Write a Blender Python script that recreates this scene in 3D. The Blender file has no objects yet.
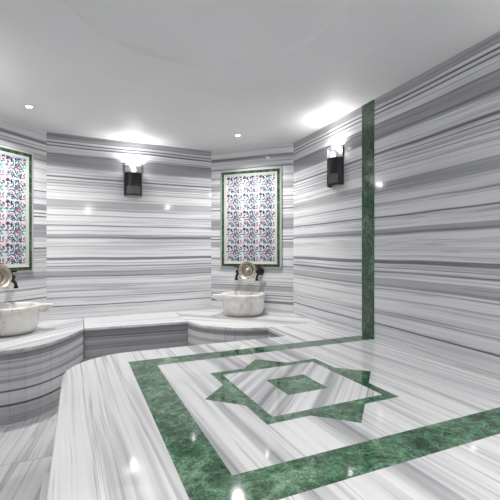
import bpy, bmesh, math, random
from mathutils import Vector, Matrix
PI = math.pi
C = bpy.context.scene.collection
scene = bpy.context.scene

# ------------------------------------------------------------------ helpers
def obj(name, bm, mats, parent=None, smooth=False, bevel=0, seg=2):
    me = bpy.data.meshes.new(name)
    bmesh.ops.recalc_face_normals(bm, faces=bm.faces)
    bm.to_mesh(me); bm.free()
    if not isinstance(mats, (list, tuple)): mats = [mats]
    for m in mats: me.materials.append(m)
    o = bpy.data.objects.new(name, me); C.objects.link(o)
    if parent: o.parent = parent
    if smooth:
        for p in me.polygons: p.use_smooth = True
        es = o.modifiers.new('split', 'EDGE_SPLIT'); es.split_angle = math.radians(42)
    if bevel:
        b = o.modifiers.new('bevel', 'BEVEL'); b.width = bevel; b.segments = seg; b.limit_method = 'ANGLE'; b.angle_limit = math.radians(40)
    return o

def tag(o, label=None, cat=None, group=None, kind=None):
    if label: o['label'] = label
    if cat: o['category'] = cat
    if group: o['group'] = group
    if kind: o['kind'] = kind
    return o

def thing(name, label, cat, loc=(0, 0, 0), rz=0, group=None):
    o = bpy.data.objects.new(name, None); C.objects.link(o)
    o.empty_display_size = .1
    o.location = loc; o.rotation_euler = (0, 0, rz)
    return tag(o, label, cat, group)

def dup(root, loc, rz, label):
    def cp(o, parent):
        c = o.copy(); C.objects.link(c)
        if parent: c.parent = parent
        for ch in list(o.children): cp(ch, c)
        return c
    r = cp(root, None); r.location = loc; r.rotation_euler = (0, 0, rz); r['label'] = label
    return r

def prism(bm, pts, z0, z1, mi=0):
    lo = [bm.verts.new((x, y, z0)) for x, y in pts]
    hi = [bm.verts.new((x, y, z1)) for x, y in pts]
    n = len(pts); fs = [bm.faces.new(lo[::-1]), bm.faces.new(hi)]
    for i in range(n):
        j = (i + 1) % n
        fs.append(bm.faces.new((lo[i], lo[j], hi[j], hi[i])))
    for f in fs: f.material_index = mi

def box(bm, x0, x1, y0, y1, z0, z1, mi=0):
    prism(bm, [(x0, y0), (x1, y0), (x1, y1), (x0, y1)], z0, z1, mi)

def lathe(bm, prof, n=48, c=(0, 0, 0), M=None, mi=0):
    rings = []
    for r, z in prof:
        if r < 1e-6:
            v = Vector((0, 0, z)); v = (M @ v) if M else v
            rings.append([bm.verts.new(v + Vector(c))])
        else:
            ring = []
            for i in range(n):
                a = 2 * PI * i / n
                v = Vector((r * math.cos(a), r * math.sin(a), z)); v = (M @ v) if M else v
                ring.append(bm.verts.new(v + Vector(c)))
            rings.append(ring)
    for a, b in zip(rings, rings[1:]):
        for i in range(n):
            j = (i + 1) % n
            if len(a) == 1 and len(b) == 1: continue
            if len(a) == 1: f = bm.faces.new((a[0], b[j], b[i]))
            elif len(b) == 1: f = bm.faces.new((a[i], a[j], b[0]))
            else: f = bm.faces.new((a[i], a[j], b[j], b[i]))
            f.material_index = mi

def tube(bm, pts, rad, n=12, mi=0):
    pts = [Vector(p) for p in pts]
    if not isinstance(rad, (list, tuple)): rad = [rad] * len(pts)
    rings = []; up = Vector((0.13, .31, 1)).normalized()
    for i, p in enumerate(pts):
        t = (pts[min(i + 1, len(pts) - 1)] - pts[max(i - 1, 0)]).normalized()
        a = t.cross(up).normalized(); b = t.cross(a)
        rings.append([bm.verts.new(p + rad[i] * (math.cos(2 * PI * k / n) * a + math.sin(2 * PI * k / n) * b)) for k in range(n)])
    for a, b in zip(rings, rings[1:]):
        for k in range(n):
            f = bm.faces.new((a[k], a[(k + 1) % n], b[(k + 1) % n], b[k])); f.material_index = mi
    bm.faces.new(rings[0][::-1]).material_index = mi; bm.faces.new(rings[-1]).material_index = mi

def spline(pts, n=6):
    out = []
    P = [Vector(p) for p in pts]
    for i in range(len(P) - 1):
        p0 = P[max(i - 1, 0)]; p1 = P[i]; p2 = P[i + 1]; p3 = P[min(i + 2, len(P) - 1)]
        for k in range(n):
            t = k / n
            out.append(.5 * ((2 * p1) + (-p0 + p2) * t + (2 * p0 - 5 * p1 + 4 * p2 - p3) * t * t + (-p0 + 3 * p1 - 3 * p2 + p3) * t ** 3))
    out.append(P[-1])
    return [tuple(v) for v in out]

# ------------------------------------------------------------------ materials
class NT:
    def __init__(s, name):
        s.m = bpy.data.materials.new(name); s.m.use_nodes = True
        s.t = s.m.node_tree; s.b = s.t.nodes['Principled BSDF']
    def n(s, typ, **kw):
        nd = s.t.nodes.new(typ)
        for k, v in kw.items(): setattr(nd, k, v)
        return nd
    def l(s, a, b): s.t.links.new(a, b)
    def math(s, op, a, b=None, c=None):
        nd = s.n('ShaderNodeMath', operation=op)
        for i, v in enumerate((a, b, c)):
            if v is None: continue
            if isinstance(v, (int, float)): nd.inputs[i].default_value = v
            else: s.l(v, nd.inputs[i])
        return nd.outputs[0]
    def dot(s, vec, d):
        nd = s.n('ShaderNodeVectorMath', operation='DOT_PRODUCT'); s.l(vec, nd.inputs[0]); nd.inputs[1].default_value = d
        return nd.outputs['Value']
    def comb(s, x, y, z):
        nd = s.n('ShaderNodeCombineXYZ')
        for i, v in enumerate((x, y, z)):
            if isinstance(v, (int, float)): nd.inputs[i].default_value = v
            else: s.l(v, nd.inputs[i])
        return nd.outputs[0]
    def noise(s, vec, scale=1, detail=4, rough=.5):
        nd = s.n('ShaderNodeTexNoise'); s.l(vec, nd.inputs['Vector'])
        nd.inputs['Scale'].default_value = scale; nd.inputs['Detail'].default_value = detail; nd.inputs['Roughness'].default_value = rough
        return nd.outputs['Fac']
    def ramp(s, fac, stops, interp='LINEAR'):
        nd = s.n('ShaderNodeValToRGB'); s.l(fac, nd.inputs[0]); cr = nd.color_ramp; cr.interpolation = interp
        while len(cr.elements) > 1: cr.elements.remove(cr.elements[-1])
        for i, (p, c) in enumerate(stops):
            if not isinstance(c, (tuple, list)): c = (c, c, c)
            e = cr.elements[0] if i == 0 else cr.elements.new(p)
            e.position = p; e.color = (*c, 1)
        return nd.outputs[0]
    def mix(s, fac, a, b, mode='MIX'):
        nd = s.n('ShaderNodeMix', data_type='RGBA', blend_type=mode)
        for i, v in ((0, fac), (6, a), (7, b)):
            if isinstance(v, (int, float)): nd.inputs[i].default_value = v
            elif isinstance(v, tuple): nd.inputs[i].default_value = (*v, 1)
            else: s.l(v, nd.inputs[i])
        return nd.outputs[2]

def plain(name, col, rough=.5, metal=0, emit=None, es=0, coat=0, trans=0, alpha=1):
    m = NT(name); b = m.b
    b.inputs['Base Color'].default_value = (*col, 1); b.inputs['Roughness'].default_value = rough
    b.inputs['Metallic'].default_value = metal; b.inputs['Coat Weight'].default_value = coat
    b.inputs['Transmission Weight'].default_value = trans
    if emit: b.inputs['Emission Color'].default_value = (*emit, 1); b.inputs['Emission Strength'].default_value = es
    return m.m

LIGHT = (.74, .745, .750)
def stone_tint(v):      # v: 0 darkest vein .. 1 white ground
    dk = (.030, .031, .048); lt = LIGHT
    return tuple(dk[i] * (1 - v) + lt[i] * v for i in range(3))

def marble_stripes(name, perp, seed=0, density=6.0, contrast=1.0, rough=.05, tilt=.03, white=1.0):
    """white marble with parallel grey veins, veins run at right angles to perp"""
    m = NT(name); tc = m.n('ShaderNodeTexCoord').outputs['Object']
    along = Vector(perp).cross(Vector((0, 0, 1)))
    if along.length < .1: along = Vector((1, 0, 0))
    w = m.dot(tc, perp); a = m.dot(tc, tuple(along))
    warp = m.noise(m.comb(m.math('MULTIPLY', w, .9), m.math('MULTIPLY', a, .7), seed + 31.0), 1, 2)
    w2 = m.math('ADD', w, m.math('MULTIPLY', m.math('SUBTRACT', warp, .5), tilt * 2))
    al = m.math('MULTIPLY', a, .16)
    n1 = m.noise(m.comb(m.math('MULTIPLY', w2, density), al, seed), 1, 3, .55)
    n2 = m.noise(m.comb(m.math('MULTIPLY', w2, density * 3.4), al, seed + 7.3), 1, 5, .62)
    n3 = m.noise(m.comb(m.math('MULTIPLY', w2, density * 14), m.math('MULTIPLY', a, .5), seed + 17.1), 1, 3, .6)
    k = contrast
    c1 = m.ramp(n1, [(0, stone_tint(1 - .62 * k)), (.36, stone_tint(1 - .50 * k)), (.42, stone_tint(1 - .30 * k)), (.47, stone_tint(.97)), (.56, stone_tint(1)), (.60, stone_tint(1 - .22 * k)), (.66, stone_tint(1 - .48 * k)), (1, stone_tint(1 - .4 * k))])
    c2 = m.ramp(n2, [(0, (.33, .335, .39)), (.34, (.45, .455, .50)), (.40, (.74, .745, .78)), (.46, 1.0), (.575, 1.0), (.60, (.45, .455, .50)), (.625, (.92, .92, .93)), (.66, (.60, .61, .66)), (1, (.42, .43, .48))])
    c3 = m.ramp(n3, [(.30, .80), (.5, 1.0), (.7, .93)])
    col = m.mix(.78 * min(1, k), c1, c2, 'MULTIPLY'); col = m.mix(.5, col, c3, 'MULTIPLY')
    m.l(col, m.b.inputs['Base Color'])
    m.b.inputs['Roughness'].default_value = rough
    m.b.inputs['Specular IOR Level'].default_value = .45
    return m.m

# vein profile of the wall slabs, height above floor -> tone (1 white .. 0 dark)
WALLP = []
def band(p, z0, z1, v, soft=.006, base=.93):
    p += [(z0 - soft, base), (z0, v), (z1, v), (z1 + soft, base)]
def build_profile():
    p = []
    B = [  # z0, z1, tone
        (.742, .747, .10), (.842, .850, .50), (.865, .885, .80), (.985, .990, .62), (1.060, 1.066, .60), (1.085, 1.10, .40), (1.103, 1.155, .55),
        (1.180, 1.184, .68), (1.206, 1.217, .36), (1.245, 1.250, .45), (1.286, 1.314, .27), (1.40, 1.405, .80), (1.45, 1.455, .82),
        (1.540, 1.555, .30), (1.557, 1.583, .46), (1.686, 1.694, .22), (1.80, 1.812, .50), (1.88, 1.90, .72), (1.905, 1.985, .52),
        (2.085, 2.092, .55), (2.135, 2.141, .50), (2.16, 2.185, .62), (2.20, 2.206, .42), (2.238, 2.252, .25), (2.28, 2.286, .7), (2.365, 2.375, .50), (2.378, 2.495, .44), (2.498, 2.506, .28),
        (2.55, 2.56, .78), (2.595, 2.602, .18), (2.632, 2.640, .16), (2.672, 2.680, .40), (2.682, 2.742, .50)]
    soft = .006; base = .90
    for i, (z0, z1, v) in enumerate(B):
        if i == 0 or z0 - B[i - 1][1] > .013: p.append((z0 - soft, base))
        p.append((z0, v)); p.append((max(z1, z0 + .001), v))
        if i == len(B) - 1 or B[i + 1][0] - z1 > .013: p.append((z1 + soft, base))
    return p
WALLP = build_profile()

def profile_color(m, fac_z, z0, z1, prof):
    """piecewise colour from a long profile: several ramps chained"""
    prof = sorted(prof)
    chunks = [prof[i:i + 28] for i in range(0, len(prof), 28)]
    out = None; lo_edge = z0
    for ci, ch in enumerate(chunks):
        a = ch[0][0]; b = ch[-1][0]
        if ci + 1 < len(chunks): nxt = chunks[ci + 1][0]; ch = ch + [nxt]; b = nxt[0]
        f = m.n('ShaderNodeMapRange'); m.l(fac_z, f.inputs[0]); f.inputs[1].default_value = a; f.inputs[2].default_value = b
        col = m.ramp(f.outputs[0], [((z - a) / (b - a), stone_tint(v)) for z, v in ch])
        if out is None: out = col
        else: out = m.mix(m.math('GREATER_THAN', fac_z, a), out, col)
    return out

def marble_wall(name, along, seed, shift=0.0, flip=False, rough=.085, prof=None, zr=(.6, 2.742), wob=.028, gain=1.0):
    m = NT(name); tc = m.n('ShaderNodeTexCoord').outputs['Object']
    z = m.dot(tc, (0, 0, 1)); a = m.dot(tc, along)
    if flip: z = m.math('SUBTRACT', zr[0] + zr[1], z)
    warp = m.noise(m.comb(m.math('MULTIPLY', a, .75), m.math('MULTIPLY', z, 1.1), seed), 1, 2)
    z2 = m.math('ADD', z, m.math('MULTIPLY', m.math('SUBTRACT', warp, .5), wob * 2))
    if shift: 
        z2 = m.math('ADD', z2, shift)
        z2 = m.math('ADD', m.math('MODULO', m.math('SUBTRACT', z2, zr[0]), zr[1] - zr[0]), zr[0])
    col = profile_color(m, z2, zr[0], zr[1], prof or WALLP)
    al = m.math('MULTIPLY', a, .22)
    n2 = m.noise(m.comb(al, m.math('MULTIPLY', z2, 22), seed + 4.4), 1, 4, .62)
    n3 = m.noise(m.comb(m.math('MULTIPLY', a, .5), m.math('MULTIPLY', z2, 75), seed + 9.1), 1, 3, .6)
    c2 = m.ramp(n2, [(0, (.36, .365, .42)), (.32, (.46, .465, .53)), (.385, (.84, .845, .88)), (.43, 1.0), (.57, 1.0), (.60, (.50, .505, .56)), (.618, (.95, .95, .96)), (.65, (.95, .95, .96)), (.68, (.55, .56, .62)), (1, (.45, .45, .5))])
    c3 = m.ramp(n3, [(.30, .70), (.45, 1.0), (.58, 1.0), (.72, .78)])
    col = m.mix(.85, col, c2, 'MULTIPLY'); col = m.mix(.8, col, c3, 'MULTIPLY')
    n4 = m.noise(m.comb(m.math('MULTIPLY', a, .35), m.math('MULTIPLY', z2, 8), seed + 2.2), 1, 3, .5)
    col = m.mix(.85, col, m.ramp(n4, [(.3, (.70, .71, .76)), (.47, 1.0), (.6, 1.0), (.72, (.8, .8, .82))]), 'MULTIPLY')
    m.l(col, m.b.inputs['Base Color'])
    m.b.inputs['Roughness'].default_value = rough; m.b.inputs['Specular IOR Level'].default_value = .45
    return m.m

def green_marble(name, seed=0.0, rough=.07, gain=1.0):
    m = NT(name); tc = m.n('ShaderNodeTexCoord').outputs['Object']
    wv = m.n('ShaderNodeVectorMath', operation='ADD'); m.l(tc, wv.inputs[0]); wv.inputs[1].default_value = (seed, seed * 1.7, seed * .3)
    P = wv.outputs[0]
    n1 = m.noise(P, 5.5, 6, .62); n2 = m.noise(P, 26, 5, .65); n3 = m.noise(P, 90, 3, .6)
    gs = lambda c: tuple(v * gain for v in c)
    base = m.ramp(n1, [(.28, gs((.020, .056, .032))), (.43, gs((.042, .112, .062))), (.55, gs((.080, .168, .097))), (.68, gs((.17, .28, .18)))])
    sp = m.ramp(n2, [(.35, .45), (.5, .95), (.62, 1.45), (.72, 1.9)])
    fine = m.ramp(n3, [(.35, .55), (.5, 1.0), (.66, 1.6)])
    col = m.mix(1, base, sp, 'MULTIPLY'); col = m.mix(.8, col, fine, 'MULTIPLY')
    vn = m.n('ShaderNodeTexNoise'); m.l(P, vn.inputs['Vector']); vn.inputs['Scale'].default_value = 6; vn.inputs['Detail'].default_value = 5; vn.inputs['Distortion'].default_value = 1.2
    v = m.math('ABSOLUTE', m.math('SUBTRACT', vn.outputs['Fac'], .5))
    vm = m.ramp(v, [(0, .55), (.006, .25), (.016, 0.0)])
    col = m.mix(vm, col, gs((.24, .42, .30)))
    m.l(col, m.b.inputs['Base Color']); m.b.inputs['Roughness'].default_value = rough
    return m.m

def basin_marble():
    m = NT('cream_marble'); tc = m.n('ShaderNodeTexCoord').outputs['Object']
    n1 = m.noise(tc, 5, 6, .6); n2 = m.noise(tc, 3.2, 5, .55)
    v = m.math('ABSOLUTE', m.math('SUBTRACT', n2, .5))
    col = m.ramp(n1, [(.3, (.56, .535, .50)), (.5, (.72, .70, .66)), (.7, (.82, .81, .78))])
    vm = m.ramp(v, [(0, .55), (.012, .2), (.03, 0.0)])
    col = m.mix(vm, col, (.40, .37, .34))
    m.l(col, m.b.inputs['Base Color']); m.b.inputs['Roughness'].default_value = .28
    return m.m

M_plaster = NT('ceiling_paint')
_tc = M_plaster.n('ShaderNodeTexCoord').outputs['Object']
M_plaster.l(M_plaster.ramp(M_plaster.noise(_tc, 1.5, 4), [(.3, (.72, .72, .725)), (.7, (.76, .76, .765))]), M_plaster.b.inputs['Base Color'])
M_plaster.b.inputs['Roughness'].default_value = .55
M_plaster = M_plaster.m
M_green = green_marble('green_marble')
M_green2 = green_marble('green_wall_marble', 3.7, gain=.55)
M_basin = basin_marble()
M_dark = plain('pierced_dark_metal', (.035, .035, .038), .35, .8)
M_bronze = plain('dark_bronze', (.04, .032, .026), .33, .9)
M_silver = plain('hammered_silver', (.50, .46, .39), .32, 1)
M_chrome = plain('chrome', (.7, .7, .7), .15, 1)
M_lampglass = plain('lit_clear_glass', (.16, .16, .17), .15, 0, (1, .98, .95), .10)
M_lampglass.node_tree.nodes['Principled BSDF'].inputs['Alpha'].default_value = .5
M_bulb = plain('lit_bulb', (1, 1, 1), .3, 0, (1, .98, .95), 7)
M_down = plain('lit_downlight_lens', (1, 1, 1), .3, 0, (1, .98, .96), 30)
M_whitetrim = plain('white_lacquer', (.75, .75, .75), .3)
M_grout = plain('grout', (.38, .38, .39), .7)
M_mould = plain('cream_marble_moulding', (.44, .455, .42), .2)
M_tile = plain('white_glaze', (.60, .58, .61), .22)
M_cobalt = plain('cobalt_glaze', (.03, .06, .24), .22)
M_navy = plain('navy_glaze', (.012, .02, .07), .22)
M_teal = plain('turquoise_glaze', (.05, .27, .27), .22)
M_leaf = plain('leaf_green_glaze', (.03, .15, .07), .22)
M_red = plain('red_glaze', (.50, .04, .12), .22)
M_cream = plain('cream_glaze', (.78, .72, .55), .22)

# ------------------------------------------------------------------ dimensions (x across the room, y into it)
ZP = .60                 # bench and platform top
ZC = 2.742               # ceiling
EYE = 1.40
C0 = Vector((-.333, 4.94)); C1 = Vector((1.652, 5.007)); C2 = Vector((2.472, 4.205)); C3 = Vector((2.282, -.30))
C4 = Vector((1.55, -.99)); C5 = Vector((-.333, -.99)); C6 = Vector((-1.227, -.25)); C7 = Vector((-1.227, 4.14))
RING = [C0, C1, C2, C3, C4, C5, C6, C7]       # clockwise seen from above
def offset_ring(d):
    out = []; n = len(RING)
    for i in range(n):
        p, a, b = RING[i], RING[i - 1], RING[(i + 1) % n]
        d1 = (p - a).normalized(); d2 = (b - p).normalized()
        n1 = Vector((-d1.y, d1.x)); n2 = Vector((-d2.y, d2.x))       # outward for clockwise ring
        bis = (n1 + n2).normalized()
        out.append(p + bis * d / bis.dot(n1))
    return out
OUT = offset_ring(.12)

# ------------------------------------------------------------------ room shell
walls = [('wall_back', 0, 1), ('wall_back_right', 1, 2), ('wall_right', 2, 3), ('wall_front_right', 3, 4), ('wall_front', 4, 5), ('wall_front_left', 5, 6), ('wall_left', 6, 7), ('wall_back_left', 7, 0)]
for k, (nm, i, j) in enumerate(walls):
    d = (RING[j] - RING[i]).normalized()
    niche = nm in ('wall_back_right', 'wall_back_left', 'wall_front_right', 'wall_front_left')
    mat = marble_wall('striped_marble_' + nm, (d.x, d.y, 0), 3.3 * k + 1.2, shift=(.83 if niche else 0), flip=niche and k != 7, wob=.022)
    bm = bmesh.new()
    prism(bm, [tuple(RING[i]), tuple(RING[j]), tuple(OUT[j]), tuple(OUT[i])], 0, ZC)
    o = obj(nm, bm, mat); tag(o, kind='structure')

bm = bmesh.new(); prism(bm, [tuple(v) for v in OUT], -.1, 0)
def floor_mat():
    m = NT('striped_marble_floor'); tc = m.n('ShaderNodeTexCoord').outputs['Object']
    x = m.dot(tc, (1, 0, 0)); y = m.dot(tc, (0, 1, 0))
    row = m.math('FLOOR', m.math('DIVIDE', m.math('ADD', y, .16), .62))           # slabs .62 long, veins shifted per slab
    w = m.math('ADD', m.math('ADD', x, m.math('MULTIPLY', y, -.16)), m.math('MULTIPLY', row, 1.37))
    n1 = m.noise(m.comb(m.math('MULTIPLY', w, 7), m.math('MULTIPLY', y, .3), row), 1, 3, .55)
    n2 = m.noise(m.comb(m.math('MULTIPLY', w, 24), m.math('MULTIPLY', y, .4), row), 1, 5, .6)
    c1 = m.ramp(n1, [(.25, stone_tint(.35)), (.42, stone_tint(.55)), (.48, stone_tint(.72)), (.6, stone_tint(.8)), (.66, stone_tint(.5)), (.8, stone_tint(.6))])
    c2 = m.ramp(n2, [(.3, (.6, .6, .65)), (.45, 1.0), (.57, 1.0), (.61, (.62, .62, .66)), (.65, .95), (.8, .7)])
    col = m.mix(.85, c1, c2, 'MULTIPLY')
    fy = m.math('ABSOLUTE', m.math('SUBTRACT', m.math('FRACT', m.math('DIVIDE', m.math('ADD', y, .16), .62)), .5))
    col = m.mix(m.math('GREATER_THAN', fy, .4965), col, (.25, .25, .26))
    m.l(col, m.b.inputs['Base Color']); m.b.inputs['Roughness'].default_value = .14
    return m.m
tag(obj('floor', bm, floor_mat()), kind='structure')

# ceiling: flat rim, faint ring step, then a shallow dome
CX, CY = .62, 1.99
bm = bmesh.new(); N = 96
def ray_out(a):
    d = Vector((math.cos(a), math.sin(a))); o = Vector((CX, CY)); best = 9
    for i in range(8):
        p, q = OUT[i], OUT[(i + 1) % 8]; e = q - p
        den = d.x * e.y - d.y * e.x
        if abs(den) < 1e-9: continue
        t = ((p.x - o.x) * e.y - (p.y - o.y) * e.x) / den; s = ((p.x - o.x) * d.y - (p.y - o.y) * d.x) / den
        if t > 0 and -1e-6 <= s <= 1 + 1e-6: best = min(best, t)
    return best
prof = [(None, 0), (1.22, 0), (1.195, .004), (1.185, .006), (.80, .022), (.785, .023), (.78, .026), (.772, .036), (.74, .048), (.6, .095), (.42, .120), (.2, .136), (0, .142)]
def ring_verts(r, z):
    return [bm.verts.new((CX + (ray_out(2 * PI * i / N) if r is None else r) * math.cos(2 * PI * i / N), CY + (ray_out(2 * PI * i / N) if r is None else r) * math.sin(2 * PI * i / N), ZC + z)) for i in range(N)]
rings = [ring_verts(r, z) for r, z in prof[:-1]]
for a, b in zip(rings, rings[1:]):
    for i in range(N): bm.faces.new((a[i], a[(i + 1) % N], b[(i + 1) % N], b[i]))
ct = bm.verts.new((CX, CY, ZC + prof[-1][1]))
for i in range(N): bm.faces.new((rings[-1][i], rings[-1][(i + 1) % N], ct))
top = ring_verts(None, .35)
for i in range(N): bm.faces.new((rings[0][i], rings[0][(i + 1) % N], top[(i + 1) % N], top[i]))
bm.faces.new(top)
o = obj('ceiling', bm, M_plaster, smooth=True); tag(o, kind='structure')

# green marble pilaster strips let into the right wall
def wall_x(y): return C2.x + (C3.x - C2.x) * (y - C2.y) / (C3.y - C2.y)
for n_, (ya, yb) in enumerate(((2.685, 2.853), (1.09, 1.27))):
    bm = bmesh.new()
    prism(bm, [(wall_x(ya) - .004, ya), (wall_x(ya) + .01, ya), (wall_x(yb) + .01, yb), (wall_x(yb) - .004, yb)], ZP, ZC)
    tag(obj('trim_%d' % (n_ + 1), bm, M_green2), kind='structure')

# ------------------------------------------------------------------ raised platform with inlays
plat = thing('marble_platform', 'broad raised white marble platform with grey veins, green marble border and eight-pointed star', 'platform')
arc = [(.36 - .455 * math.cos(a), 2.69 + .46 * math.sin(a)) for a in [PI / 2 * k / 20 for k in range(21)]]
outline = [(-.095, -.22)] + arc + [(1.77, 3.14), (1.79, 3.578), (wall_x(3.578) - .001, 3.578), (wall_x(-.22) - .001, -.22)]
M_platv = marble_stripes('striped_marble_platform', (.998, .03, 0), 2.6, 4.8, 1.0, rough=.06)
M_riser_prof = [(0, .5), (.02, .5), (.14, .55), (.15, .1), (.16, .1), (.165, .72), (.2, .75), (.26, .7), (.265, .1), (.272, .1), (.277, .68), (.33, .70), (.34, .45), (.365, .5), (.37, .75), (.43, .7), (.44, .5), (.455, .5), (.47, .78), (.515, .74), (.52, .35), (.55, .30), (.565, .45), (.575, .97), (.6, .97)]
M_riser = marble_wall('striped_marble_riser', (.7, .7, 0), 5.5, prof=[(z, v * 1.12) if v > .2 and v < .9 else (z, v) for z, v in M_riser_prof], zr=(0, .6), wob=.008)
bm = bmesh.new(); prism(bm, outline, 0, ZP - .035)
obj('platform_base', bm, M_riser, plat)
bm = bmesh.new(); prism(bm, outline, ZP - .035, ZP)
obj('platform_top', bm, M_platv, plat, bevel=.006)

U0, U1 = .324, .498; V0, V1, V2, V3 = 1.09, 1.272, 2.705, 2.866
g = .0006; T = .0012
z0, z1 = ZP - .002, ZP + T
UR = lambda y: wall_x(y) - .004
bm = bmesh.new()
prism(bm, [(U0 + g, V0 + g * 2), (U1, V1 + g * 2), (U1, V2 - g * 2), (U0 + g, V3 - g * 2)], z0, z1)                       # left run, mitred
for ys, (xa, xb) in (((V0, V1), (U0, U1)), ((V3, V2), (U0, U1))):
    cuts = [0.0, .75, 1.35, None] if ys[0] == V0 else [0.0, .62, 1.2, None]
    L = UR(ys[0])
    xs = [None] + [U1 + c for c in cuts[1:-1]] + [None]
    for i in range(len(xs) - 1):
        a_out = (xa + 2 * g) if xs[i] is None else xs[i] + g; a_in = (xb + 2 * g) if xs[i] is None else xs[i] + g
        b_ = L if xs[i + 1] is None else xs[i + 1] - g * .6
        prism(bm, [(a_out, ys[0]), (b_, ys[0]), (b_, ys[1]), (a_in, ys[1])], z0, z1)
obj('green_border', bm, M_green, plat)

SC = Vector((.0, .0))
def toUV(X, D): a = math.radians(24); return Vector((X * math.cos(a) + D * math.sin(a), -X * math.sin(a) + D * math.cos(a)))
sc = toUV(.2775, 2.298); h = .403; hi = h - .06; R45 = h * math.sqrt(2)
rot = math.radians(.6)
def rp(x, y): return (sc.x + x * math.cos(rot) - y * math.sin(rot), sc.y + x * math.sin(rot) + y * math.cos(rot))
bm = bmesh.new()
for k in range(4):      # frame, four mitred lengths
    c, s = round(math.cos(k * PI / 2)), round(math.sin(k * PI / 2))
    q = [(-h + g, -h), (h - g, -h), (hi - g, -hi), (-hi + g, -hi)]
    prism(bm, [rp(x * c - y * s, x * s + y * c) for x, y in q], z0, z1)
    t = R45 - h         # the four points of the turned square
    q = [(-t, -h - g), (0, -R45), (t, -h - g)]
    prism(bm, [rp(x * c - y * s, x * s + y * c) for x, y in q], z0, z1)
obj('green_star', bm, M_green, plat)
bm = bmesh.new()
di = .134; q = [(-hi + g, -hi + g), (hi - g, -hi + g), (hi - g, hi - g), (-hi + g, hi - g)]; q2 = [(-di, -di), (di, -di), (di, di), (-di, di)]
for k in range(4):
    j = (k + 1) % 4
    prism(bm, [rp(*q[k]), rp(*q[j]), rp(*q2[j]), rp(*q2[k])], z0, z1 - .0003)
M_diag = marble_stripes('striped_marble_diagonal', (.707, -.707, 0), 8.2, 8.0, 1.1, rough=.06)
obj('star_field', bm, M_diag, plat)
bm = bmesh.new()
prism(bm, [rp(x * .985, y * .985) for x, y in q2], z0, z1)
obj('green_centre_square', bm, green_marble('green_centre', 5.1), plat)

# gutter strip on the floor beside the platform
bm = bmesh.new(); box(bm, -.20, -.098, -.2, 2.72, 0, .006)
o = obj('floor_gutter', bm, [marble_stripes('gutter_marble', (1, 0, 0), 4.0, 9, .6, rough=.15)], bevel=.002)
tag(o, 'narrow pale marble edging strip on the floor along the left side of the platform', 'edging')

# ------------------------------------------------------------------ benches
def riser_tiles(bm, pts, zt, w=.115):
    """flat upright tiles with fine joints following a curved plan line"""
    P = [Vector(p) for p in pts]; L = [0]
    for a, b in zip(P, P[1:]): L.append(L[-1] + (b - a).length)
    def at(s):
        for i in range(len(P) - 1):
            if s <= L[i + 1] + 1e-9: return P[i].lerp(P[i + 1], (s - L[i]) / (L[i + 1] - L[i]))
        return P[-1]
    n = max(1, round(L[-1] / w))
    for k in range(n):
        a = at(L[-1] * k / n + .0008); b = at(L[-1] * (k + 1) / n - .0008)
        d = (b - a).normalized(); nn = Vector((-d.y, d.x)) * .012
        prism(bm, [tuple(a), tuple(b), tuple(b + nn), tuple(a + nn)], 0.0, zt, 0)

def shrink(pts, c, d):      # pull points towards c
    out = []
    for p in pts:
        v = Vector(c) - Vector(p); out.append(tuple(Vector(p) + v.normalized() * d))
    return out

arcL = spline([(.05, 4.30), (-.025, 4.11), (-.107, 3.95), (-.225, 3.77), (-.375, 3.645), (-.572, 3.60), (-.78, 3.63), (-1.0, 3.73), (-1.225, 3.92)], 5)
arcR = spline([(1.13, 4.245), (1.165, 4.08), (1.235, 3.93), (1.375, 3.765), (1.575, 3.635), (1.792, 3.582)], 6)
bench_defs = [
    ('basin_ledge', 'rounded striped marble ledge under the left basin at the left picture edge', arcL + [(-1.225, 4.138), (C0.x, C0.y - .002), (.05, 4.951)], arcL, (-.45, 4.35), (.667, -.745, 0), 1.5),
    ('basin_ledge', 'rounded striped marble ledge under the right basin in the far corner niche', arcR + [(wall_x(3.582) - .002, 3.582), (C2.x - .002, C2.y), (C1.x, C1.y - .002), (1.13, 4.987)], arcR, (1.85, 4.3), (.707, .707, 0), 6.4),
]
for nm, lab, poly, front, cen, perp, sd in bench_defs:
    t = thing(nm, lab, 'ledge', (0, 0, 0), 0, 'basin ledges')
    mt = marble_stripes('striped_marble_ledge_%d' % int(sd), perp, sd, 6.5, .75, rough=.06)
    inner = shrink(front, cen, .016)
    bm = bmesh.new(); prism(bm, inner + poly[len(front):], 0, ZP - .03)
    obj('ledge_core', bm, M_grout, t)
    bm = bmesh.new(); riser_tiles(bm, [tuple(p) for p in shrink(front, cen, .004)][::-1], ZP - .03)
    obj('ledge_riser', bm, M_riser, t)
    bm = bmesh.new(); prism(bm, poly, ZP - .03, ZP)
    obj('ledge_top', bm, mt, t, bevel=.007)
bt = thing('marble_bench', 'straight striped marble bench along the back wall between the two basins', 'bench')
poly = [(.053, 4.30), (1.127, 4.245), (1.127, 4.985), (.053, 4.949)]
bm = bmesh.new(); prism(bm, [(.053, 4.308), (1.127, 4.253), (1.127, 4.985), (.053, 4.949)], 0, ZP - .03)
M_riser2 = marble_wall('striped_marble_bench_front', (1, 0, 0), 15.5, prof=[(0, .4), (.28, .42), (.29, .25), (.3, .45), (.36, .5), (.40, .36), (.42, .42), (.44, .55), (.49, .45), (.50, .15), (.51, .35), (.54, .3), (.56, .28), (.57, .4)], zr=(0, .6), wob=.008)
obj('bench_front', bm, M_riser2, bt)
bm = bmesh.new(); prism(bm, poly, ZP - .03, ZP)
obj('bench_top', bm, marble_stripes('striped_marble_bench', (0, 1, 0), 9.1, 6.5, .55, rough=.06), bt, bevel=.006)

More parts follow.
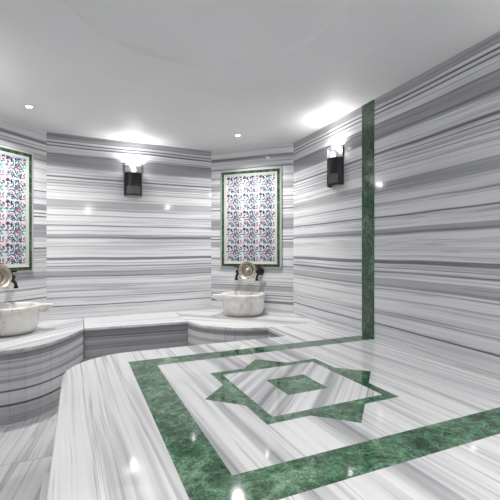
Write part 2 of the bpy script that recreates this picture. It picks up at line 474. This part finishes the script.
# ------------------------------------------------------------------ basins
def basin(label, loc, lugs):
    t = thing('marble_basin', label, 'basin', loc, 0, 'marble basins')
    bm = bmesh.new()
    pr = [(0, 0), (.195, 0), (.215, .005), (.240, .026), (.254, .065), (.260, .12), (.262, .185), (.264, .192), (.272, .198), (.276, .21), (.276, .25), (.272, .259), (.262, .263),
          (.245, .263), (.236, .258), (.230, .245), (.222, .17), (.20, .11), (.15, .07), (.08, .052), (0, .048)]
    lathe(bm, pr, 64)
    obj('bowl', bm, M_basin, t, smooth=True)
    for ang, out, wid in lugs:
        bm = bmesh.new(); c, s = math.cos(ang), math.sin(ang)
        def P(r, w): return (r * c - w * s, r * s + w * c)
        lo = [P(.255, -wid * .5), P(.255 + (out - .255) * .6, -wid * .36), P(.255 + (out - .255) * .6, wid * .36), P(.255, wid * .5)]
        q = [P(.25, -wid * .62), P(.30, -wid * .5), P(out - .012, -wid * .42), P(out, -wid * .25), P(out, wid * .25), P(out - .012, wid * .42), P(.30, wid * .5), P(.25, wid * .62)]
        top_ = [bm.verts.new((x, y, .2615)) for x, y in q]; mid = [bm.verts.new((x, y, .222)) for x, y in q]
        q3 = [P(.25, -wid * .5), P(.27, -wid * .45), P(.25 + (out - .25) * .55, -wid * .36), P(.25 + (out - .25) * .6, -wid * .2), P(.25 + (out - .25) * .6, wid * .2), P(.25 + (out - .25) * .55, wid * .36), P(.27, wid * .45), P(.25, wid * .5)]
        low = [bm.verts.new((x, y, .19)) for x, y in q3]
        bm.faces.new(top_); bm.faces.new(low[::-1]); n = len(q)
        for i in range(n):
            j = (i + 1) % n
            bm.faces.new((top_[i], mid[i], mid[j], top_[j])); bm.faces.new((mid[i], low[i], low[j], mid[j]))
        obj('lug', bm, M_basin, t, bevel=.004)
    return t
a24 = -math.radians(24)
basin('round cream marble basin with lug handles, on the ledge at the left picture edge', (-.621, 4.359, ZP), [(a24 + math.radians(21), .385, .12), (a24 + math.radians(-45), .315, .07), (a24 + math.radians(201), .385, .12)])
basin('round cream marble basin with lug handles, on the ledge in the far right niche', (1.871, 4.414, ZP), [(a24 + math.radians(200), .385, .12), (a24 + math.radians(-68), .312, .09)])

# ------------------------------------------------------------------ tile panels in the two niches
def tile_panel(label, loc, rz):
    t = thing('tile_panel', label, 'wall panel', loc, rz, 'floral tile panels')
    W, H = .852, 1.30
    def frame(a, b, d0, d1, name, mat):
        bm = bmesh.new()
        o_ = [(-W / 2 + a, a), (W / 2 - a, a), (W / 2 - a, H - a), (-W / 2 + a, H - a)]
        i_ = [(-W / 2 + b, b), (W / 2 - b, b), (W / 2 - b, H - b), (-W / 2 + b, H - b)]
        for k in range(4):
            j = (k + 1) % 4
            fr = [(o_[k]), (o_[j]), (i_[j]), (i_[k])]
            f = [bm.verts.new((x, -(d1 if n < 2 else d0), z)) for n, (x, z) in enumerate(fr)]
            r = [bm.verts.new((x, 0, z)) for x, z in fr]
            bm.faces.new(f); bm.faces.new(r[::-1])
            for m in range(4): bm.faces.new((f[m], r[m], r[(m + 1) % 4], f[(m + 1) % 4]))
        bmesh.ops.remove_doubles(bm, verts=bm.verts, dist=1e-5)
        return obj(name, bm, mat, t)
    frame(0, .022, .028, .018, 'outer_moulding', M_mould)
    frame(.022, .058, .022, .022, 'green_frame', green_marble('green_frame_marble', 2.2, gain=.5) if not bpy.data.materials.get('green_frame_marble') else bpy.data.materials['green_frame_marble'])
    frame(.058, .088, .018, .026, 'inner_moulding', M_mould)
    # glazed tiles, 3 x 5, each with the same floral scroll
    bm = bmesh.new()
    tw = (W - .176) / 3; th = (H - .176) / 5
    rnd = random.Random(4)
    strokes = []
    def curl(cx, cy, r, a0, a1, w, mi, shrinkf=.35):
        n = 9; pts = []
        for i in range(n):
            u = i / (n - 1); a = a0 + (a1 - a0) * u; rr = r * (1 - shrinkf * u)
            pts.append((cx + rr * math.cos(a), cy + rr * math.sin(a)))
        strokes.append(('line', pts, w * 1.45, mi))
    def blob(cx, cy, rx, ry, rot, mi, pet=0):
        pts = []
        for i in range(14):
            a = 2 * PI * i / 14; k = 1 + (.28 * math.cos(pet * a) if pet else 0)
            x, y = rx * k * math.cos(a), ry * k * math.sin(a)
            pts.append((cx + x * math.cos(rot) - y * math.sin(rot), cy + x * math.sin(rot) + y * math.cos(rot)))
        strokes.append(('poly', pts, 0, mi))
    def leaf(x, y, a, L, w, mi):
        pts = [(x, y)]
        for u, s in ((.3, .8), (.6, 1), (.85, .5)): pts.append((x + L * u * math.cos(a) - w * s * math.sin(a), y + L * u * math.sin(a) + w * s * math.cos(a)))
        pts.append((x + L * math.cos(a), y + L * math.sin(a)))
        for u, s in ((.85, .4), (.6, .7), (.3, .5)): pts.append((x + L * u * math.cos(a) + w * s * math.sin(a), y + L * u * math.sin(a) - w * s * math.cos(a)))
        strokes.append(('poly', pts, 0, mi))
    # main scroll stems
    curl(.30, .28, .22, -.4, 4.6, .022, 1); curl(.72, .66, .23, 2.8, 7.9, .022, 1)
    curl(.70, .22, .17, 1.2, 6.0, .020, 2); curl(.26, .74, .18, 4.2, 9.0, .020, 2)
    curl(.5, .5, .40, .5, 2.2, .018, 4, .1); curl(.5, .5, .40, 3.7, 5.4, .018, 4, .1)
    curl(.05, .52, .12, -1.4, 1.5, .02, 3); curl(.95, .48, .12, 1.7, 4.6, .02, 3)
    curl(.5, .02, .10, .1, 3.0, .022, 1); curl(.5, .98, .10, 3.3, 6.2, .022, 1)
    for cx, cy, mi in ((.30, .30, 5), (.72, .64, 5), (.52, .46, 5), (.12, .90, 5), (.90, .12, 1)):
        blob(cx, cy, .085, .075, .4, mi, 5); blob(cx, cy, .03, .03, 0, 0)
    for cx, cy in ((.08, .08), (.92, .92), (.50, .75), (.50, .22), (.86, .36), (.12, .60)): blob(cx, cy, .045, .03, rnd.random() * 3, 6, 3)
    cols = [3, 4, 0, 1, 2, 4, 0, 1, 5, 4, 2, 3, 0, 4, 5, 2, 1, 0, 4, 5, 0, 3, 4, 2, 6, 0, 4, 1, 2, 3]
    for i in range(95):
        leaf(rnd.uniform(.0, 1), rnd.uniform(.0, 1), rnd.uniform(0, 6.28), rnd.uniform(.12, .2), rnd.uniform(.025, .042), cols[i % len(cols)])
    for r_ in range(5):
        for c_ in range(3):
            x0 = -W / 2 + .088 + c_ * tw; zz0 = .088 + r_ * th
            box(bm, x0 + .0006, x0 + tw - .0006, -.012, 0, zz0 + .0006, zz0 + th - .0006, 0)
            for si, (kd, pts, w, mi) in enumerate(strokes):
                yy = -.0124 - .00003 * si
                if kd == 'poly':
                    vs = [bm.verts.new((x0 + min(max(x, .01), .99) * tw, yy, zz0 + min(max(y, .01), .99) * th)) for x, y in pts]
                    bm.faces.new(vs).material_index = mi
                else:
                    A = []; B = []
                    for i, (x, y) in enumerate(pts):
                        xp, yp = pts[max(i - 1, 0)]; xn, yn = pts[min(i + 1, len(pts) - 1)]
                        dx, dy = xn - xp, yn - yp; l_ = math.hypot(dx, dy) or 1; ww = w * (1 - .5 * i / len(pts))
                        A.append((x - dy / l_ * ww, y + dx / l_ * ww)); B.append((x + dy / l_ * ww, y - dx / l_ * ww))
                    cl = lambda v: min(max(v, .01), .99)
                    va = [bm.verts.new((x0 + cl(x) * tw, yy, zz0 + cl(y) * th)) for x, y in A]; vb = [bm.verts.new((x0 + cl(x) * tw, yy, zz0 + cl(y) * th)) for x, y in B]
                    for i in range(len(va) - 1): bm.faces.new((va[i], vb[i], vb[i + 1], va[i + 1])).material_index = mi
    # dark leafy top row border
    for k in range(12):
        x = -W / 2 + .10 + k * .0575
        vs = [bm.verts.new((x + dx, -.0145, H - .092 - dz)) for dx, dz in ((0, .004), (.022, .0), (.045, .008), (.03, .02), (.018, .012), (.006, .022))]
        bm.faces.new(vs).material_index = 2
    me_o = obj('glazed_tiles', bm, [M_tile, M_cobalt, M_navy, M_teal, M_leaf, M_red, M_cream], t)
    return t
aR = (C2 - C1).normalized(); aL = (C0 - C7).normalized()
nR = Vector((-aR.y, aR.x)); nL = Vector((-aL.y, aL.x))      # pointing out of the room
rzR = math.atan2(aR.y, aR.x); rzL = math.atan2(aL.y, aL.x)
cR = C1 + aR * .571; cL = C0 - aL * .60
tile_panel('floral tile panel in a green marble frame above the far right basin', (cR.x, cR.y, 1.16), rzR)
tile_panel('floral tile panel in a green marble frame, cut off by the left picture edge', (cL.x, cL.y, 1.16), rzL)

# ------------------------------------------------------------------ faucets and hammam bowls
def make_faucet(label, loc, rz):
    t = thing('wall_faucet', label, 'faucet', loc, rz, 'dark bronze faucets')
    bm = bmesh.new()
    M = Matrix.Rotation(PI / 2, 3, 'X')          # local z -> -y (into the room)
    lathe(bm, [(0, 0), (.026, 0), (.028, .006), (.02, .012), (.012, .018), (0, .018)], 20, M=M)
    lathe(bm, [(0, .01), (.011, .01), (.011, .05), (.017, .055), (.019, .07), (.017, .085), (.01, .09), (0, .092)], 16, M=M)
    obj('valve_body', bm, M_bronze, t, smooth=True)
    bm = bmesh.new()
    tube(bm, [(0, -.07, -.005), (0, -.085, -.016), (0, -.10, -.022), (0, -.118, -.03), (0, -.126, -.048), (0, -.127, -.062)], [.011, .011, .010, .010, .011, .014])
    obj('spout', bm, M_bronze, t, smooth=True)
    bm = bmesh.new()
    tube(bm, [(0, -.07, .012), (0, -.07, .034)], .007)
    for k in range(4):
        a = k * PI / 2 + .5
        tube(bm, [(0, -.07, .034), (.02 * math.cos(a), -.07 + .02 * math.sin(a), .036), (.032 * math.cos(a), -.07 + .032 * math.sin(a), .036)], [.006, .005, .008], 10)
    obj('handle', bm, M_bronze, t, smooth=True)
    return t
z_f = 1.12
fpos = []
def niche_pt(c, a, n, s, out, z): p = c + a * s - n * out; return (p.x, p.y, z)
f0 = make_faucet('dark bronze faucet left of the silver bowl in the far right niche', niche_pt(cR, aR, nR, -.14, 0, z_f), rzR)
dup(f0, niche_pt(cR, aR, nR, .14, 0, z_f), rzR, 'dark bronze faucet right of the silver bowl in the far right niche')
dup(f0, niche_pt(cL, aL, nL, .135, 0, z_f), rzL, 'dark bronze faucet right of the silver bowl at the left picture edge')
dup(f0, niche_pt(cL, aL, nL, -.135, 0, z_f), rzL, 'dark bronze faucet left of the silver bowl, outside the left picture edge')

def make_tas(label, loc, rz):
    t = thing('hammam_bowl', label, 'bowl', loc, rz, 'silver bath bowls')
    bm = bmesh.new()
    M = Matrix.Rotation(PI / 2 - .10, 3, 'X')
    lathe(bm, [(0, .012), (.018, .012), (.02, .007), (.028, .006), (.03, .0), (.040, -.004), (.044, .006), (.050, .006), (.054, -.004), (.068, .004), (.072, .016), (.084, .016), (.094, .034), (.104, .04), (.107, .043), (.104, .046), (.094, .042), (.086, .026), (.072, .024), (.068, .014), (.056, .004), (.052, .016), (.044, .016), (.040, .003), (.030, .004), (.026, .020), (.018, .022), (.014, .034), (.006, .040), (0, .040)], 48, M=M)
    bmesh.ops.scale(bm, vec=(1.12, 1.12, 1.12), verts=bm.verts)
    obj('bowl_shell', bm, M_silver, t, smooth=True)
    return t
for f in [o for o in C.objects if o.name.startswith('wall_faucet')]: f.scale = (1.75, 1.2, 1.75)
b0 = make_tas('round silver bath bowl propped between faucets above the far right basin', niche_pt(cR, aR, nR, 0, .085, 1.137), rzR)
dup(b0, niche_pt(cL, aL, nL, -.012, .085, 1.137), rzL, 'round silver bath bowl propped above the left basin at the picture edge')

# ------------------------------------------------------------------ wall sconces
def make_sconce(label, loc, rz):
    t = thing('wall_sconce', label, 'wall lamp', loc, rz, 'half round wall sconces')
    R = .107; H = .40; n = 28
    def arcpts(r): return [(r * math.cos(PI + PI * k / n), r * math.sin(PI + PI * k / n)) for k in range(n + 1)]
    bm = bmesh.new(); box(bm, -R, R, -.012, 0, 0.02, H - .02)
    obj('back_plate', bm, M_dark, t, bevel=.002)
    def shell(bm, r0, r1, za, zb, ka=0, kb=n):
        o_, i_ = arcpts(r1), arcpts(r0)
        prism(bm, [o_[k] for k in range(ka, kb + 1)] + [i_[k] for k in range(kb, ka - 1, -1)], za, zb)
    # pierced metal jacket: solid sides, two openwork bands
    bm = bmesh.new()
    shell(bm, R - .003, R, .115, .275)
    shell(bm, R - .003, R, .0, .018)
    shell(bm, R - .003, R, .018, .115, 0, 5); shell(bm, R - .003, R, .018, .115, n - 5, n)
    rows = 6; zs = [.018 + .097 * i / rows for i in range(rows + 1)]
    pts_ = arcpts(R - .0015)
    for i in range(rows):
        for k in range(5, n - 5, 1):
            a, b = pts_[k], pts_[k + 1]
            z_a, z_b = (zs[i], zs[i + 1]) if (i + k) % 2 else (zs[i + 1], zs[i])
            tube(bm, [(a[0], a[1], z_a), (b[0], b[1], z_b)], .0021, 6)
    obj('pierced_jacket', bm, M_dark, t)
    bm = bmesh.new(); shell(bm, R - .008, R - .005, .02, .118)
    obj('lower_glass', bm, plain('smoky_glass', (.28, .28, .29), .3), t)
    bm = bmesh.new(); shell(bm, R - .004, R - .0015, .275, H - .004)
    obj('glass_shade', bm, M_lampglass, t, smooth=True)
    bm = bmesh.new(); shell(bm, R - .005, R + .003, H - .008, H); shell(bm, R - .005, R + .003, .272, .280)
    for k in (0, n):
        x = arcpts(R)[k][0]; box(bm, x - .003, x + .003, -.006, 0, .0, H)
    obj('rim', bm, M_dark, t)
    bm = bmesh.new(); lathe(bm, [(0, .25), (.012, .252), (.014, .27), (.026, .30), (.028, .32), (.019, .343), (0, .350)], 20, c=(0, -.055, 0))
    obj('bulb', bm, M_bulb, t, smooth=True)
    bm = bmesh.new(); lathe(bm, [(0, .05), (.05, .05), (.05, .056), (.012, .06), (.012, .25), (0, .25)], 20, c=(0, -.052, 0))
    obj('lamp_holder', bm, M_chrome, t, smooth=True)
    return t
wd = (C1 - C0).normalized(); rd = (C3 - C2).normalized()
zs_ = 2.07
SCP = [((.619, 4.972), math.atan2(wd.y, wd.x), 'half round dark metal wall sconce glowing on the back wall between the niches'),
       ((wall_x(3.25), 3.25), math.atan2(rd.y, rd.x), 'half round dark metal wall sconce on the right wall beside the green marble strip'),
       ((wall_x(.68), .68), math.atan2(rd.y, rd.x), 'half round dark metal wall sconce on the right wall beside the camera'),
       ((.62, -.99), PI, 'half round dark metal wall sconce on the front wall behind the camera'),
       ((-1.227, 3.25), PI / 2, 'half round dark metal wall sconce at the far end of the left wall'),
       ((-1.227, .68), PI / 2, 'half round dark metal wall sconce on the left wall beside the camera')]
s0 = None
for k, (p, rz, lab) in enumerate(SCP):
    z_ = zs_ if k != 1 else 2.055
    if s0 is None: s0 = make_sconce(lab, (p[0], p[1], z_), rz)
    else: dup(s0, (p[0], p[1], z_), rz, lab)
    ld = bpy.data.lights.new('sconce_light', 'POINT'); ld.energy = 5.5 if k < 2 else (20 if k == 4 else 13); ld.shadow_soft_size = .02; ld.color = (1, .985, .97)
    lo = bpy.data.objects.new('sconce_light', ld); C.objects.link(lo)
    q = Vector((p[0], p[1])) - Vector((-math.sin(rz), math.cos(rz))) * .056
    lo.location = (q.x, q.y, z_ + .372)

# ------------------------------------------------------------------ ceiling downlights
def make_down(label, loc):
    t = thing('ceiling_downlight', label, 'ceiling light', loc, 0, 'round ceiling downlights')
    bm = bmesh.new(); lathe(bm, [(.026, 0), (.042, 0), (.043, -.003), (.040, -.006), (.029, -.007), (.026, -.003), (.026, 0)], 32)
    obj('trim_ring', bm, M_whitetrim, t, smooth=True)
    bm = bmesh.new(); lathe(bm, [(0, -.002), (.026, -.002), (.026, 0), (0, 0)], 32)
    obj('lens', bm, M_down, t)
    return t
DL = [((-.42, 4.12), 'small round ceiling downlight above the left basin'),
      ((1.70, 4.165), 'small round ceiling downlight above the basin in the far right niche'),
      ((-.42, -.12), 'small round ceiling downlight behind the camera on the left'),
      ((1.62, -.12), 'small round ceiling downlight behind the camera on the right')]
d0 = None
for (x, y), lab in DL:
    if d0 is None: d0 = make_down(lab, (x, y, ZC))
    else: dup(d0, (x, y, ZC), 0, lab)
    ld = bpy.data.lights.new('downlight_beam', 'AREA'); ld.shape = 'DISK'; ld.size = .05; ld.energy = 14; ld.spread = math.radians(140); ld.color = (1, .985, .97)
    lo = bpy.data.objects.new('downlight_beam', ld); C.objects.link(lo); lo.location = (x, y, ZC - .009)

# ------------------------------------------------------------------ world, camera, view
w = bpy.data.worlds.new('World'); scene.world = w; w.use_nodes = True
w.node_tree.nodes['Background'].inputs[0].default_value = (.5, .5, .52, 1)
w.node_tree.nodes['Background'].inputs[1].default_value = .3
cam = bpy.data.cameras.new('Camera'); co = bpy.data.objects.new('Camera', cam); C.objects.link(co)
cam.sensor_width = 36; cam.lens = 385 / 500 * 36; cam.clip_start = .02
co.location = (0, 0, EYE); co.rotation_euler = (PI / 2, 0, -math.radians(24))
scene.camera = co
scene.view_settings.view_transform = 'Standard'; scene.view_settings.look = 'None'
scene.view_settings.gamma = 1; scene.view_settings.use_curve_mapping = False
scene.view_settings.exposure = 0.72
